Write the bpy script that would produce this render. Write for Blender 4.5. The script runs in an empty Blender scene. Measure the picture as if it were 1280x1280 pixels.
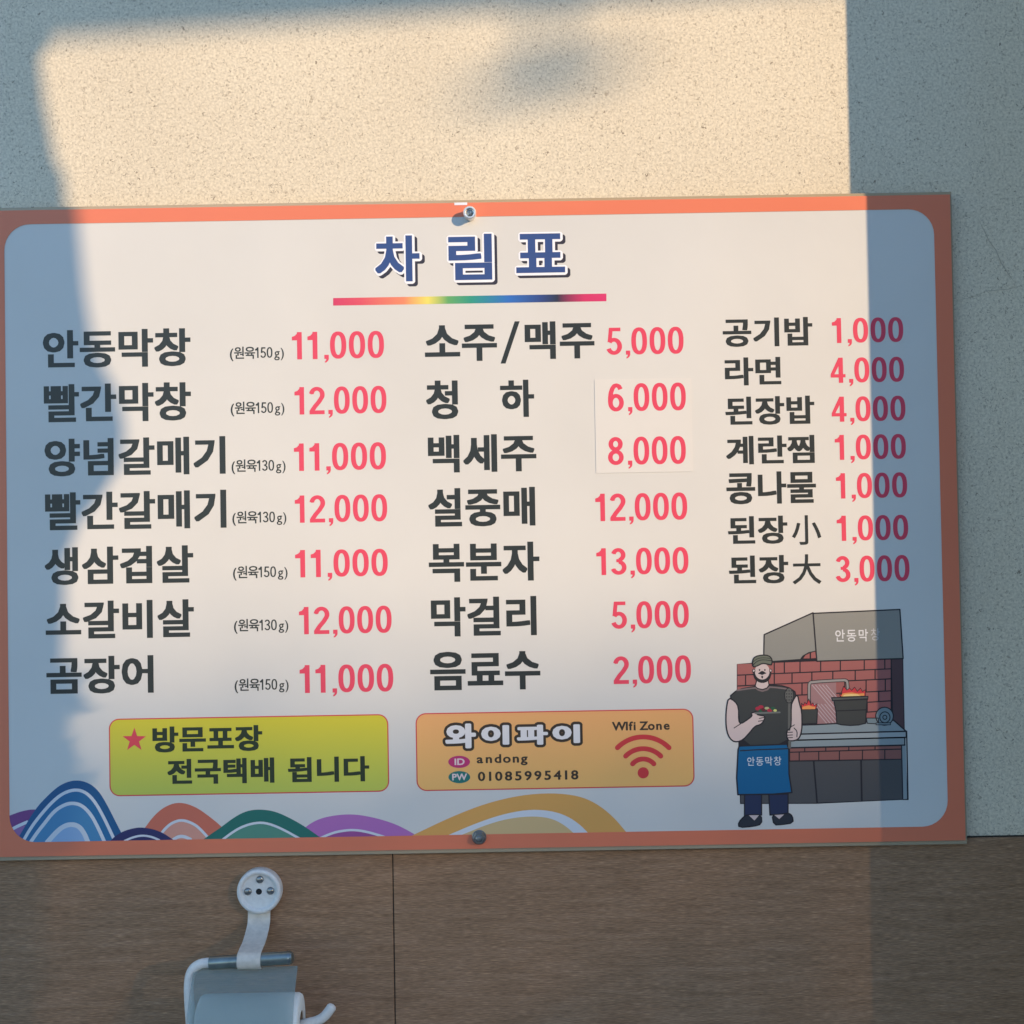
import bpy, bmesh, math, random
from mathutils import Vector
from mathutils.geometry import delaunay_2d_cdt
random.seed(7)
R = math.radians
sc = bpy.context.scene
col = sc.collection

# ------------------------------------------------------------------ camera, sky, sun, exposure
ZC = 1.6                                    # height of the middle of the menu board
FPX = 640 / math.tan(R(20))                 # focal length in pixels of the 1280 px photograph
CAM = Vector((0.03442, -1.31387, 1.58144))
YAW, PIT, ROL = R(0.0535), R(1.2733), R(-0.9873)
fwd = Vector((math.sin(YAW) * math.cos(PIT), math.cos(YAW) * math.cos(PIT), math.sin(PIT)))
rt0 = Vector((math.cos(YAW), -math.sin(YAW), 0)); up0 = rt0.cross(fwd)
rt = math.cos(ROL) * rt0 + math.sin(ROL) * up0
up = -math.sin(ROL) * rt0 + math.cos(ROL) * up0
cd = bpy.data.cameras.new('camera'); cam = bpy.data.objects.new('camera', cd); col.objects.link(cam)
cd.sensor_width = 36; cd.lens = 18 / math.tan(R(20)); cd.clip_start = .02; cd.clip_end = 500
from mathutils import Matrix
cam.matrix_world = Matrix(((rt.x, up.x, -fwd.x, CAM.x), (rt.y, up.y, -fwd.y, CAM.y), (rt.z, up.z, -fwd.z, CAM.z), (0, 0, 0, 1)))
sc.camera = cam

SUN = Vector((1.0, -1.0, .375)).normalized()
ELEV = math.asin(SUN.z)
world = bpy.data.worlds.new('World'); sc.world = world; world.use_nodes = True
nt = world.node_tree
sky = nt.nodes.new('ShaderNodeTexSky'); sky.sky_type = 'NISHITA'; sky.sun_disc = False
sky.sun_elevation = ELEV; sky.sun_rotation = R(135)
sky.altitude = 0; sky.air_density = 1.0; sky.dust_density = 0.1; sky.ozone_density = 2.9
nt.links.new(sky.outputs[0], nt.nodes['Background'].inputs[0])
nt.nodes['Background'].inputs[1].default_value = .15
sd = bpy.data.lights.new('sun', 'SUN'); sd.energy = 2.0; sd.angle = R(.53); sd.color = (1.0, .73, .45)
so = bpy.data.objects.new('sun', sd); col.objects.link(so)
so.rotation_euler = SUN.to_track_quat('Z', 'Y').to_euler()
vs = sc.view_settings
vs.view_transform = 'Standard'; vs.look = 'None'; vs.exposure = 1.22; vs.gamma = 1; vs.use_curve_mapping = False

# ------------------------------------------------------------------ helpers
WALL_Y = .012; WOOD_Y = .0085


def P(px, py, y=0.0):
    """point of the plane at depth y that the photograph shows at pixel px, py"""
    d = fwd + rt * ((px - 640) / FPX) + up * ((640 - py) / FPX)
    return CAM + d * ((y - CAM.y) / d.y)


def mat(name, color, rough=.5, metal=0.0, spec=.5, coat=0.0, bump=None, grain=0.0):
    m = bpy.data.materials.new(name); m.use_nodes = True
    n = m.node_tree.nodes; L = m.node_tree.links; b = n['Principled BSDF']
    b.inputs['Base Color'].default_value = (*color, 1)
    b.inputs['Roughness'].default_value = rough; b.inputs['Metallic'].default_value = metal
    b.inputs['Specular IOR Level'].default_value = spec; b.inputs['Coat Weight'].default_value = coat
    if grain or bump:
        g = n.new('ShaderNodeNewGeometry')
        t = n.new('ShaderNodeTexNoise'); t.inputs['Scale'].default_value = bump[0] if bump else 60
        t.inputs['Detail'].default_value = 5
        L.new(g.outputs['Position'], t.inputs['Vector'])
        if grain:
            r = n.new('ShaderNodeValToRGB')
            r.color_ramp.elements[0].position = .3; r.color_ramp.elements[1].position = .7
            r.color_ramp.elements[0].color = (*[c * (1 - grain) for c in color], 1)
            r.color_ramp.elements[1].color = (*[min(1, c * (1 + grain)) for c in color], 1)
            L.new(t.outputs['Fac'], r.inputs[0]); L.new(r.outputs[0], b.inputs['Base Color'])
        if bump:
            bp = n.new('ShaderNodeBump'); bp.inputs['Strength'].default_value = bump[1]; bp.inputs['Distance'].default_value = bump[2]
            L.new(t.outputs['Fac'], bp.inputs['Height']); L.new(bp.outputs[0], b.inputs['Normal'])
    return m


_print = {}
def ink(name, color):
    """matt laminated print: flat colour under a faintly uneven satin film"""
    if name in _print: return _print[name]
    m = mat('print_' + name, color, rough=.34, spec=.45, bump=(9, .25, .004), grain=.02)
    _print[name] = m
    return m


def tag(o, label=None, cat=None, group=None, kind=None):
    if label: o['label'] = label
    if cat: o['category'] = cat
    if group: o['group'] = group
    if kind: o['kind'] = kind
    return o


wloc = {}
def empty(name, loc):
    o = bpy.data.objects.new(name, None); col.objects.link(o); o.location = loc
    o.empty_display_size = .05; wloc[o.name] = Vector(loc)
    return o


def mesh(name, verts, faces, m, parent=None, smooth=False):
    """verts in world space; the object's origin is put at the middle of its bounds"""
    vs_ = [Vector(v) for v in verts]
    lo = Vector([min(v[i] for v in vs_) for i in range(3)]); hi = Vector([max(v[i] for v in vs_) for i in range(3)])
    c = (lo + hi) / 2
    me = bpy.data.meshes.new(name); me.from_pydata([v - c for v in vs_], [], faces); me.update()
    if smooth:
        for p in me.polygons: p.use_smooth = True
    me.materials.append(m)
    o = bpy.data.objects.new(name, me); col.objects.link(o)
    if parent is not None:
        o.parent = parent; o.location = c - wloc[parent.name]
    else: o.location = c
    wloc[o.name] = c
    return o


def frombm(name, bm, m, parent=None, smooth=False, sharp=35):
    bmesh.ops.recalc_face_normals(bm, faces=bm.faces)
    vs_ = [v.co.copy() for v in bm.verts]
    for i, v in enumerate(bm.verts): v.index = i
    fs = [[v.index for v in f.verts] for f in bm.faces]
    bm.free()
    o = mesh(name, vs_, fs, m, parent, smooth)
    if smooth: o.data.set_sharp_from_angle(angle=R(sharp))
    return o


def box(bm, lo, hi, bev=0.0):
    r = bmesh.ops.create_cube(bm, size=1)
    lo = Vector(lo); hi = Vector(hi)
    for v in r['verts']:
        v.co = Vector([(lo[i] + hi[i]) / 2 + v.co[i] * (hi[i] - lo[i]) for i in range(3)])
    if bev:
        es = list({e for v in r['verts'] for e in v.link_edges})
        bmesh.ops.bevel(bm, geom=es, offset=bev, segments=2, affect='EDGES', profile=.5)


def tube(bm, pts, rads, n=16, caps=True):
    """swept round bar through pts"""
    pts = [Vector(p) for p in pts]
    if not hasattr(rads, '__len__'): rads = [rads] * len(pts)
    rings = []; prev = None
    for i, p in enumerate(pts):
        a = pts[max(0, i - 1)]; b = pts[min(len(pts) - 1, i + 1)]
        t = (b - a).normalized()
        if prev is None:
            s = t.cross(Vector((0, 0, 1)));
            if s.length < .1: s = t.cross(Vector((0, 1, 0)))
        else:
            s = prev - t * prev.dot(t)
        s.normalize(); prev = s; q = t.cross(s)
        rings.append([bm.verts.new(p + (s * math.cos(2 * math.pi * k / n) + q * math.sin(2 * math.pi * k / n)) * rads[i]) for k in range(n)])
    for a, b in zip(rings, rings[1:]):
        for k in range(n): bm.faces.new((a[k], a[(k + 1) % n], b[(k + 1) % n], b[k]))
    if caps:
        bm.faces.new(rings[0][::-1]); bm.faces.new(rings[-1])


def lathe(bm, c, prof, n=40, axis=Vector((0, -1, 0))):
    """profile of (radius, distance along axis) turned round the axis through c"""
    c = Vector(c); s = axis.cross(Vector((0, 0, 1)))
    if s.length < .1: s = axis.cross(Vector((0, 1, 0)))
    s.normalize(); q = axis.cross(s)
    rings = []
    for r, h in prof:
        if r < 1e-6: rings.append([bm.verts.new(c + axis * h)])
        else: rings.append([bm.verts.new(c + axis * h + (s * math.cos(2 * math.pi * k / n) + q * math.sin(2 * math.pi * k / n)) * r) for k in range(n)])
    for a, b in zip(rings, rings[1:]):
        for k in range(n):
            f = []
            for v in (a[k % len(a)], a[(k + 1) % len(a)], b[(k + 1) % len(b)], b[k % len(b)]):
                if v not in f: f.append(v)
            if len(f) > 2: bm.faces.new(f)


# ---- flat print: 2-D shapes joined by a constrained triangulation, so nothing overlaps in one plane
def hull(pts):
    pts = sorted(set((round(x, 6), round(y, 6)) for x, y in pts))
    def half(seq):
        o = []
        for p in seq:
            while len(o) > 1 and (o[-1][0] - o[-2][0]) * (p[1] - o[-2][1]) - (o[-1][1] - o[-2][1]) * (p[0] - o[-2][0]) <= 0: o.pop()
            o.append(p)
        return o
    a = half(pts); b = half(pts[::-1])
    return a[:-1] + b[:-1]


def cdt(polys, keep=lambda s: len(s) > 0):
    vs_, fs = [], []
    for p in polys:
        fs.append(list(range(len(vs_), len(vs_) + len(p)))); vs_ += [Vector(q) for q in p]
    v, e, f, ov, oe, of = delaunay_2d_cdt(vs_, [], fs, 0, 1e-5, True)
    return [tuple(q) for q in v], [list(t) for t, o in zip(f, of) if keep(set(o))]


def brush(rx, ry, n=12):
    if n == 4: return [(-rx, -ry), (rx, -ry), (rx, ry), (-rx, ry)]
    return [(rx * math.cos(2 * math.pi * (k + .5) / n), ry * math.sin(2 * math.pi * (k + .5) / n)) for k in range(n)]


def sweep(pts, br, closed=False):
    out = []
    n = len(pts)
    for i in range(n if closed else n - 1):
        a, b = pts[i], pts[(i + 1) % n]
        out.append(hull([(a[0] + x, a[1] + y) for x, y in br] + [(b[0] + x, b[1] + y) for x, y in br]))
    return out


def line(pts, w, closed=False, round_=True):
    """monoline stroke; butt ends unless round_"""
    if round_: return sweep(pts, brush(w / 2, w / 2), closed)
    out = []; n = len(pts)
    for i in range(n if closed else n - 1):
        a, b = Vector(pts[i]), Vector(pts[(i + 1) % n]); d = (b - a)
        if d.length < 1e-6: continue
        d.normalize(); q = Vector((-d.y, d.x)) * w / 2
        out.append([tuple(a - q), tuple(b - q), tuple(b + q), tuple(a + q)])
        if closed or 0 < i: out.append([(a.x + x, a.y + y) for x, y in brush(w / 2, w / 2)])
    return out


_g = {}
def raw_glyph(ch):
    if ch in _g: return _g[ch]
    cu = bpy.data.curves.new('g', 'FONT'); cu.body = ch; cu.resolution_u = 3
    o = bpy.data.objects.new('g', cu); col.objects.link(o)
    dg = bpy.context.evaluated_depsgraph_get()
    me = o.evaluated_get(dg).to_mesh(); bm = bmesh.new(); bm.from_mesh(me)
    bmesh.ops.remove_doubles(bm, verts=bm.verts, dist=1e-5)
    bmesh.ops.triangulate(bm, faces=bm.faces)
    tris = [[tuple(v.co.xy) for v in f.verts] for f in bm.faces]
    edges = [[tuple(v.co.xy) for v in e.verts] for e in bm.edges if len(e.link_faces) == 1]
    bm.free(); bpy.data.objects.remove(o); bpy.data.curves.remove(cu)
    fix = []
    for t in tris:
        ar = (t[1][0] - t[0][0]) * (t[2][1] - t[0][1]) - (t[1][1] - t[0][1]) * (t[2][0] - t[0][0])
        if abs(ar) > 1e-9: fix.append(t if ar > 0 else t[::-1])
    _g[ch] = (fix, edges)
    return _g[ch]


_gb = {}
def glyph(ch, rx, ry, n=4):
    k = (ch, rx, ry, n)
    if k not in _gb:
        tris, edges = raw_glyph(ch)
        br = brush(rx, ry, n)
        polys = list(tris) + ([h for a, b in edges for h in [hull([(p[0] + x, p[1] + y) for p in (a, b) for x, y in br])] if len(h) > 2] if rx > 0 else [])
        _gb[k] = cdt(polys)
    return _gb[k]


def is_h(ch): return ord(ch) > 0x2000
ADV = {'(': .33, ')': .33, 'g': .52, 'i': .26, 'I': .3, 'l': .26, 'f': .33, '1': .5, ',': .28, '/': .42, 'W': .92, 'P': .6, 'Z': .58, 'D': .72, ' ': .3}
def text2d(s, rx, ry, n=4, adv=.92, nadv=.56, hsx=1.0, nrx=None):
    V, F = [], []; x = 0
    for ch in s:
        if ch != ' ':
            if nrx is not None and not is_h(ch): v, f = glyph(ch, nrx, ry * .8, n)
            else: v, f = glyph(ch, rx, ry, n)
            k = len(V); xs = [q[0] for q in v]
            sh = x if is_h(ch) else x + (ADV.get(ch, nadv) - (max(xs) - min(xs))) / 2 - min(xs)
            V += [(q[0] + sh, q[1]) for q in v]; F += [[i + k for i in t] for t in f]
        x += adv if is_h(ch) else ADV.get(ch, nadv)
    return V, F


# condensed bold grotesque numerals for the prices (height 1, width about .585)
def arc(cx, cy, rx, ry, a0, a1, n=10):
    return [(cx + rx * math.cos(R(a0 + (a1 - a0) * i / n)), cy + ry * math.sin(R(a0 + (a1 - a0) * i / n))) for i in range(n + 1)]
SW = .172; SH = .14        # stem and bar weight


def nline(pts, closed=False):
    k = SW / SH; q = [(x, y * k) for x, y in pts]
    return [[(x, y / k) for x, y in p] for p in line(q, SW, closed, False)]


def ring0():
    o = []
    for a in range(0, 360, 12):
        c, s = math.cos(R(a)), math.sin(R(a))
        o.append((.2925 + (.2925 - SW / 2) * math.copysign(abs(c) ** .84, c), .5 + (.5 - SH / 2) * math.copysign(abs(s) ** .84, s)))
    return o


def numerals(w, h):
    global SW, SH
    SW, SH = w, h
    a_, b_ = SW / 2, SH / 2
    return {
        '0': (nline(ring0(), True), .68),
        '1': ([[(.375 - SW, 0), (.375, 0), (.375, 1), (.375 - SW, 1)], [(.02, .70), (.23, .70), (.23, .83), (.02, .83)], [(.02, .83), (.23, .83), (.24, 1), (.19, .93), (.12, .86)]], .56),
        '2': (nline(arc(.29, .715, .29 - a_, .285 - b_, 172, -28, 14) + [(.37, .46), (.22, .29), (.115, .14), (.09, .06)]) + [[(.01, 0), (.57, 0), (.57, SH), (.01, SH)]], .65),
        '3': (nline(arc(.275, .74, .27 - a_, .26 - b_, 165, -78, 14)) + nline(arc(.28, .275, .295 - a_, .275 - b_, 82, -165, 16)) + [[(.2, .47), (.36, .47), (.36, .585), (.2, .585)]], .66),
        '4': ([[(.485 - SW, 0), (.485, 0), (.485, 1), (.485 - SW, 1)], [(0, .215), (.58, .215), (.58, .345), (0, .345)]] + [[(0, .345), (SW * .85, .345), (.40, .84), (.40, 1), (.485 - SW, 1)]], .66),
        '5': (nline(arc(.28, .315, .30 - a_, .315 - b_, 142, -160, 18)) + [[(.045, .47), (.19, .47), (.235, .86), (.235, 1), (.105, 1)], [(.105, .87), (.53, .87), (.53, 1), (.105, 1)]], .66),
        '6': (nline([(q[0], q[1]) for q in arc(.2925, .315, .2925 - a_, .315 - b_, 0, 360, 24)[:-1]], True) + nline([(.08, .33), (.085, .5), (.11, .67), (.165, .82), (.24, .915), (.32, .935), (.41, .90), (.47, .79)]), .68),
        '8': (nline(arc(.2925, .745, .265 - a_, .255 - b_, 0, 360, 22)[:-1], True) + nline(arc(.2925, .275, .2925 - a_, .275 - b_, 0, 360, 24)[:-1], True), .68),
        ',': ([[(.06, 0), (.13, 0), (.21, -.01), (.22, .0), (.22, .15), (.06, .15)], [(.08, -.14), (.14, -.12), (.2, -.06), (.22, 0), (.13, 0), (.125, -.05), (.08, -.09)]], .27),
    }


NUM = numerals(.172, .14)
NUML = numerals(.14, .115)



def ccw(p):
    ar = sum(p[i][0] * p[(i + 1) % len(p)][1] - p[(i + 1) % len(p)][0] * p[i][1] for i in range(len(p)))
    return p if ar > 0 else p[::-1]


def num2d(s, table=None):
    polys = []; x = 0
    for ch in s:
        pp, ad = (table or NUM)[ch]
        polys += [[(q[0] + x, q[1]) for q in ccw(p)] for p in pp]; x += ad
    return cdt(polys)


LAY = .00004
def place(name, VF, x0, x1, yt, yb, ink_, parent, layer, ref=None, dx=0, dy=0):
    """fit a 2-D shape into the box x0..x1, yt..yb (photo pixels, yt/yb read at the box's middle) on the board"""
    V, F = VF; xm = (x0 + x1) / 2; ym = (yt + yb) / 2
    X0 = P(x0, ym).x; X1 = P(x1, ym).x; Z1 = P(xm, yt).z; Z0 = P(xm, yb).z
    r = ref or V
    u0 = min(q[0] for q in r); u1 = max(q[0] for q in r); v0 = min(q[1] for q in r); v1 = max(q[1] for q in r)
    if ref is None and name == 'price': v0, v1 = 0, 1
    W = [(X0 + (q[0] - u0) / (u1 - u0) * (X1 - X0) + dx, -LAY * layer, Z0 + (q[1] - v0) / (v1 - v0) * (Z1 - Z0) + dy) for q in V]
    return mesh(name, W, F, ink_, parent)


def art(name, polys, ink_, parent, layer, keep=None):
    """polygons given in photo pixels, joined into one flat shape on the board"""
    pp = [ccw([(x, -y) for x, y in p]) for p in polys]
    V, F = cdt(pp, keep) if keep else cdt(pp)
    return mesh(name, [(lambda w: (w.x, -LAY * layer, w.z))(P(x, -y)) for x, y in V], F, ink_, parent)


def smooth_(pts, it=2, closed=False):
    for _ in range(it):
        n = len(pts); o = [] if closed else [pts[0]]
        for i in range(n if closed else n - 1):
            a, b = pts[i], pts[(i + 1) % n]
            o += [(a[0] * .75 + b[0] * .25, a[1] * .75 + b[1] * .25), (a[0] * .25 + b[0] * .75, a[1] * .25 + b[1] * .75)]
        if not closed: o.append(pts[-1])
        pts = o
    return pts


def rrect(x0, x1, z0, z1, r, n=8):
    o = []
    for cx, cz, a in ((x1 - r, z1 - r, 0), (x0 + r, z1 - r, 90), (x0 + r, z0 + r, 180), (x1 - r, z0 + r, 270)):
        o += [(cx + r * math.cos(R(a + 90 * i / n)), cz + r * math.sin(R(a + 90 * i / n))) for i in range(n + 1)]
    return o


# ------------------------------------------------------------------ setting: the wall
def wall_material():
    m = mat('speckled_wall', (.66, .56, .40), rough=.62, spec=.35)
    n = m.node_tree.nodes; L = m.node_tree.links; b = n['Principled BSDF']
    g = n.new('ShaderNodeNewGeometry')
    warp = n.new('ShaderNodeTexNoise'); warp.inputs['Scale'].default_value = 260; warp.inputs['Detail'].default_value = 1
    L.new(g.outputs['Position'], warp.inputs['Vector'])
    mix = n.new('ShaderNodeVectorMath'); mix.operation = 'MULTIPLY_ADD'
    mix.inputs[1].default_value = (.009, .009, .009); L.new(warp.outputs['Color'], mix.inputs[0]); L.new(g.outputs['Position'], mix.inputs[2])
    def noise(sc_, det, src=None):
        t = n.new('ShaderNodeTexNoise'); t.inputs['Scale'].default_value = sc_; t.inputs['Detail'].default_value = det
        L.new(src or g.outputs['Position'], t.inputs['Vector']); return t.outputs['Fac']
    def ramp(fac, p0, p1, c0, c1):
        r = n.new('ShaderNodeValToRGB'); r.color_ramp.elements[0].position = p0; r.color_ramp.elements[1].position = p1
        r.color_ramp.elements[0].color = (*c0, 1); r.color_ramp.elements[1].color = (*c1, 1)
        L.new(fac, r.inputs[0]); return r.outputs[0]
    def mixc(f, a, c, mode='MIX'):
        x = n.new('ShaderNodeMix'); x.data_type = 'RGBA'; x.blend_type = mode
        if hasattr(f, 'node'): L.new(f, x.inputs[0])
        else: x.inputs[0].default_value = f
        L.new(a, x.inputs[6])
        if hasattr(c, 'node'): L.new(c, x.inputs[7])
        else: x.inputs[7].default_value = (*c, 1)
        return x.outputs[2]
    base = ramp(noise(5, 4), .3, .7, (.68, .60, .46), (.75, .67, .52))
    fine = ramp(noise(420, 2), .35, .65, (.86, .85, .83), (1.10, 1.10, 1.10))
    c = mixc(1.0, base, fine, 'MULTIPLY')
    fleck = ramp(noise(430, 1.5, mix.outputs[0]), .61, .66, (0, 0, 0), (1, 1, 1))
    c = mixc(fleck, c, (.46, .39, .29))
    big = ramp(noise(230, 2, mix.outputs[0]), .70, .73, (0, 0, 0), (1, 1, 1))
    c = mixc(big, c, (.27, .22, .16))
    L.new(c, b.inputs['Base Color'])
    bp = n.new('ShaderNodeBump'); bp.inputs['Strength'].default_value = .28; bp.inputs['Distance'].default_value = .0012
    L.new(noise(210, 4), bp.inputs['Height']); L.new(bp.outputs[0], b.inputs['Normal'])
    return m


def wood_material():
    m = mat('brown_wood_grain', (.1, .07, .05), rough=.72, spec=.12)
    n = m.node_tree.nodes; L = m.node_tree.links; b = n['Principled BSDF']
    g = n.new('ShaderNodeNewGeometry')
    def noise(scl, s, det, dist=0):
        mp = n.new('ShaderNodeMapping'); mp.inputs['Scale'].default_value = scl
        L.new(g.outputs['Position'], mp.inputs['Vector'])
        t = n.new('ShaderNodeTexNoise'); t.inputs['Scale'].default_value = s; t.inputs['Detail'].default_value = det
        t.inputs['Distortion'].default_value = dist
        L.new(mp.outputs[0], t.inputs['Vector']); return t.outputs['Fac']
    def ramp(fac, stops):
        r = n.new('ShaderNodeValToRGB')
        while len(r.color_ramp.elements) < len(stops): r.color_ramp.elements.new(.5)
        for e, (p, c) in zip(r.color_ramp.elements, stops): e.position = p; e.color = (*c, 1)
        L.new(fac, r.inputs[0]); return r.outputs[0]
    c1 = ramp(noise((3.2, 1, 30), 6, 9, .5), [(.22, (.25, .145, .083)), (.5, (.325, .192, .112)), (.8, (.39, .237, .145))])
    fine = ramp(noise((20, 1, 260), 6, 4), [(.3, (.70, .70, .70)), (.52, (1, 1, 1)), (.74, (1.55, 1.52, 1.48))])
    x = n.new('ShaderNodeMix'); x.data_type = 'RGBA'; x.blend_type = 'MULTIPLY'; x.inputs[0].default_value = 1
    L.new(c1, x.inputs[6]); L.new(fine, x.inputs[7])
    pit = ramp(noise((9, 1, 60), 7, 3), [(.73, (1, 1, 1)), (.77, (.45, .42, .4))])
    y = n.new('ShaderNodeMix'); y.data_type = 'RGBA'; y.blend_type = 'MULTIPLY'; y.inputs[0].default_value = 1
    L.new(x.outputs[2], y.inputs[6]); L.new(pit, y.inputs[7]); L.new(y.outputs[2], b.inputs['Base Color'])
    bp = n.new('ShaderNodeBump'); bp.inputs['Strength'].default_value = .6; bp.inputs['Distance'].default_value = .0008
    L.new(noise((5, 1, 170), 6, 5), bp.inputs['Height']); L.new(bp.outputs[0], b.inputs['Normal'])
    return m


WALLM = wall_material(); WOODM = wood_material()
WOODTOP = P(1245, 1047, WOOD_Y).z
bm = bmesh.new(); box(bm, (-4, WALL_Y, 0), (.62, .20, 3.5)); wall = frombm('wall', bm, WALLM); tag(wall, kind='structure')
seam = P(492, 1150, WOOD_Y).x
xs = [seam - 1.22 * 2, seam - 1.22, seam]
for i in range(3):
    a = seam - 1.22 * (2 - i); b_x = a + 1.22 if i < 2 else .62
    bm = bmesh.new(); box(bm, (a - (1.22 if i == 0 else 0) + .0005, WOOD_Y, .05), (b_x - .0005, WALL_Y - .0002, WOODTOP), .0007)
    frombm('wood_panel', bm, WOODM, wall)
JSHADE = mat('dark_joint_shade', (.035, .028, .022), .9)  # near-black strips put the gap's shade into the open joints
bm = bmesh.new(); box(bm, (-3.9, WALL_Y - .0012, WOODTOP + .0001), (.61, WALL_Y + .002, WOODTOP + .0013)); frombm('joint_shadow', bm, JSHADE, wall)
bm = bmesh.new(); box(bm, (seam - .0005, WALL_Y - .0022, .06), (seam + .0005, WALL_Y - .0001, WOODTOP - .001)); frombm('joint_shadow', bm, JSHADE, wall)
for cp in ([(1222, 272), (1231, 291), (1236, 301), (1246, 313), (1252, 328), (1262, 344), (1268, 352)], [(1192, 377), (1214, 371), (1233, 364), (1262, 362), (1290, 352)]):
    V, F = [], []
    for i, (x, y) in enumerate(cp):
        p = P(x + random.uniform(-1, 1), y + random.uniform(-1, 1), WALL_Y - .0004); w = .00028 * (1 if 0 < i < len(cp) - 1 else .2); V += [p + Vector((w, 0, w)), p - Vector((w, 0, w))]
        if i: F.append([2 * i - 2, 2 * i - 1, 2 * i + 1, 2 * i])
    mesh('hairline_crack', V, F, mat('crack_dirt', (.47, .41, .32), .9), wall)
bm = bmesh.new(); box(bm, (-40, -60, -.3), (60, .25, 0)); g = frombm('ground', bm, mat('paving_concrete', (.34, .33, .315), .85, bump=(30, .4, .01), grain=.15))
tag(g, kind='structure')

# ------------------------------------------------------------------ menu board
BC = Vector((0, 0, ZC)); HW = .43613; HH = .28848
board = empty('menu_board', (0, 0, ZC - HH - .018))
tag(board, 'wide Korean menu board with orange border bolted to the speckled wall', 'menu board')
OX0, OX1, OZ0, OZ1 = -HW - .0157, HW + .0158, ZC - HH - .0132, ZC + HH + .0132
paper = mat('print_paper', (.655, .64, .605), rough=.36, spec=.5, bump=(7, .4, .004), grain=.03)
ORG = ink('coral', (.75, .20, .105)); RED = ink('red', (.72, .062, .115)); DK = ink('charcoal', (.026, .031, .031))
LINE = ink('line', (.022, .02, .026)); WHT = ink('white', (.72, .71, .72))
bm = bmesh.new(); box(bm, (OX0, 0, OZ0), (OX1, .0009, OZ1)); sheet = frombm('print_sheet', bm, paper, board)
acr = bpy.data.materials.new('clear_acrylic'); acr.use_nodes = True
b = acr.node_tree.nodes['Principled BSDF']; b.inputs['Base Color'].default_value = (.56, .45, .30, 1)
b.inputs['Roughness'].default_value = .12; b.inputs['Transmission Weight'].default_value = .3; b.inputs['IOR'].default_value = 1.49
bm = bmesh.new(); box(bm, (OX0 - .003, .0011, OZ0 - .0038), (OX1 + .0018, .0041, OZ1 + .0030), .0004)
frombm('acrylic_sheet', bm, acr, board)
sp = mat('steel', (.55, .56, .56), .3, 1)
for sx in (-.42, .42):
    for z in (OZ0 + .02, OZ1 - .02):
        bm = bmesh.new(); tube(bm, [(sx, .0042, z), (sx, WOOD_Y, z)], .006, 16); frombm('spacer', bm, sp, board)
# orange border: a ring with a rounded opening
ringpoly = [[(OX0, OZ0), (OX1, OZ0), (OX1, OZ1), (OX0, OZ1)], rrect(-HW, HW, ZC - HH, ZC + HH, .0242)]
V, F = cdt(ringpoly, lambda s: s == {0})
mesh('border', [(x, -LAY * 8, z) for x, z in V], F, ORG, board)

# title
title = [('차', 469, 524.5, 294.5, 352), ('림', 560.5, 615, 292.5, 350), ('표', 645, 706, 292, 341)]
TWH = ink('title_white', (.86, .86, .9)); NAVY = ink('navy_blue', (.036, .075, .235)); SHD = ink('title_shadow', (.035, .03, .045))
for ch, x0, x1, yt, yb in title:
    V, F = glyph(ch, .026, .022)
    blue = place('title_letter', (V, F), x0, x1, yt, yb, NAVY, board, 5)
    # white outline and drop shadow: the same letter swept with a round brush
    u0 = min(q[0] for q in V); u1 = max(q[0] for q in V); k = (u1 - u0) / (P(x1, yt).x - P(x0, yt).x)
    v0 = min(q[1] for q in V); v1 = max(q[1] for q in V); kz = (v1 - v0) / (P(x0, yt).z - P(x0, yb).z)
    for nm, extra, lay, dx, dy, im in (('letter_outline', .0021, 4, .0004, -.0004, TWH), ('letter_shadow', .0020, 2, .0030, -.0029, SHD)):
        V2, F2 = glyph(ch, round(.026 + extra * k, 4), round(.022 + extra * kz, 4), 12)
        place(nm, (V2, F2), x0, x1, yt, yb, im, board, lay, ref=V, dx=dx, dy=dy)

# rainbow rule below the title
rb = bpy.data.materials.new('print_rainbow'); rb.use_nodes = True
n = rb.node_tree.nodes; L = rb.node_tree.links; b = n['Principled BSDF']; b.inputs['Roughness'].default_value = .34
tc = n.new('ShaderNodeTexCoord'); sx_ = n.new('ShaderNodeSeparateXYZ'); r = n.new('ShaderNodeValToRGB')
L.new(tc.outputs['Generated'], sx_.inputs[0]); L.new(sx_.outputs[0], r.inputs[0]); L.new(r.outputs[0], b.inputs['Base Color'])
st = [(0, (.62, .04, .12)), (.1, (.70, .08, .12)), (.26, (.80, .25, .12)), (.345, (.82, .70, .13)), (.42, (.12, .38, .12)), (.5, (.03, .30, .20)), (.64, (.03, .15, .50)), (.76, (.03, .06, .22)), (.82, (.025, .03, .06)), (.92, (.62, .03, .13)), (1, (.66, .035, .15))]
while len(r.color_ramp.elements) < len(st): r.color_ramp.elements.new(.5)
for e, (p, c) in zip(r.color_ramp.elements, st): e.position = p; e.color = (*c, 1)
art('rainbow_rule', [[(416.5, 372.6), (758, 367), (758, 376.5), (416.5, 382)]], rb, board, 3)

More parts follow.
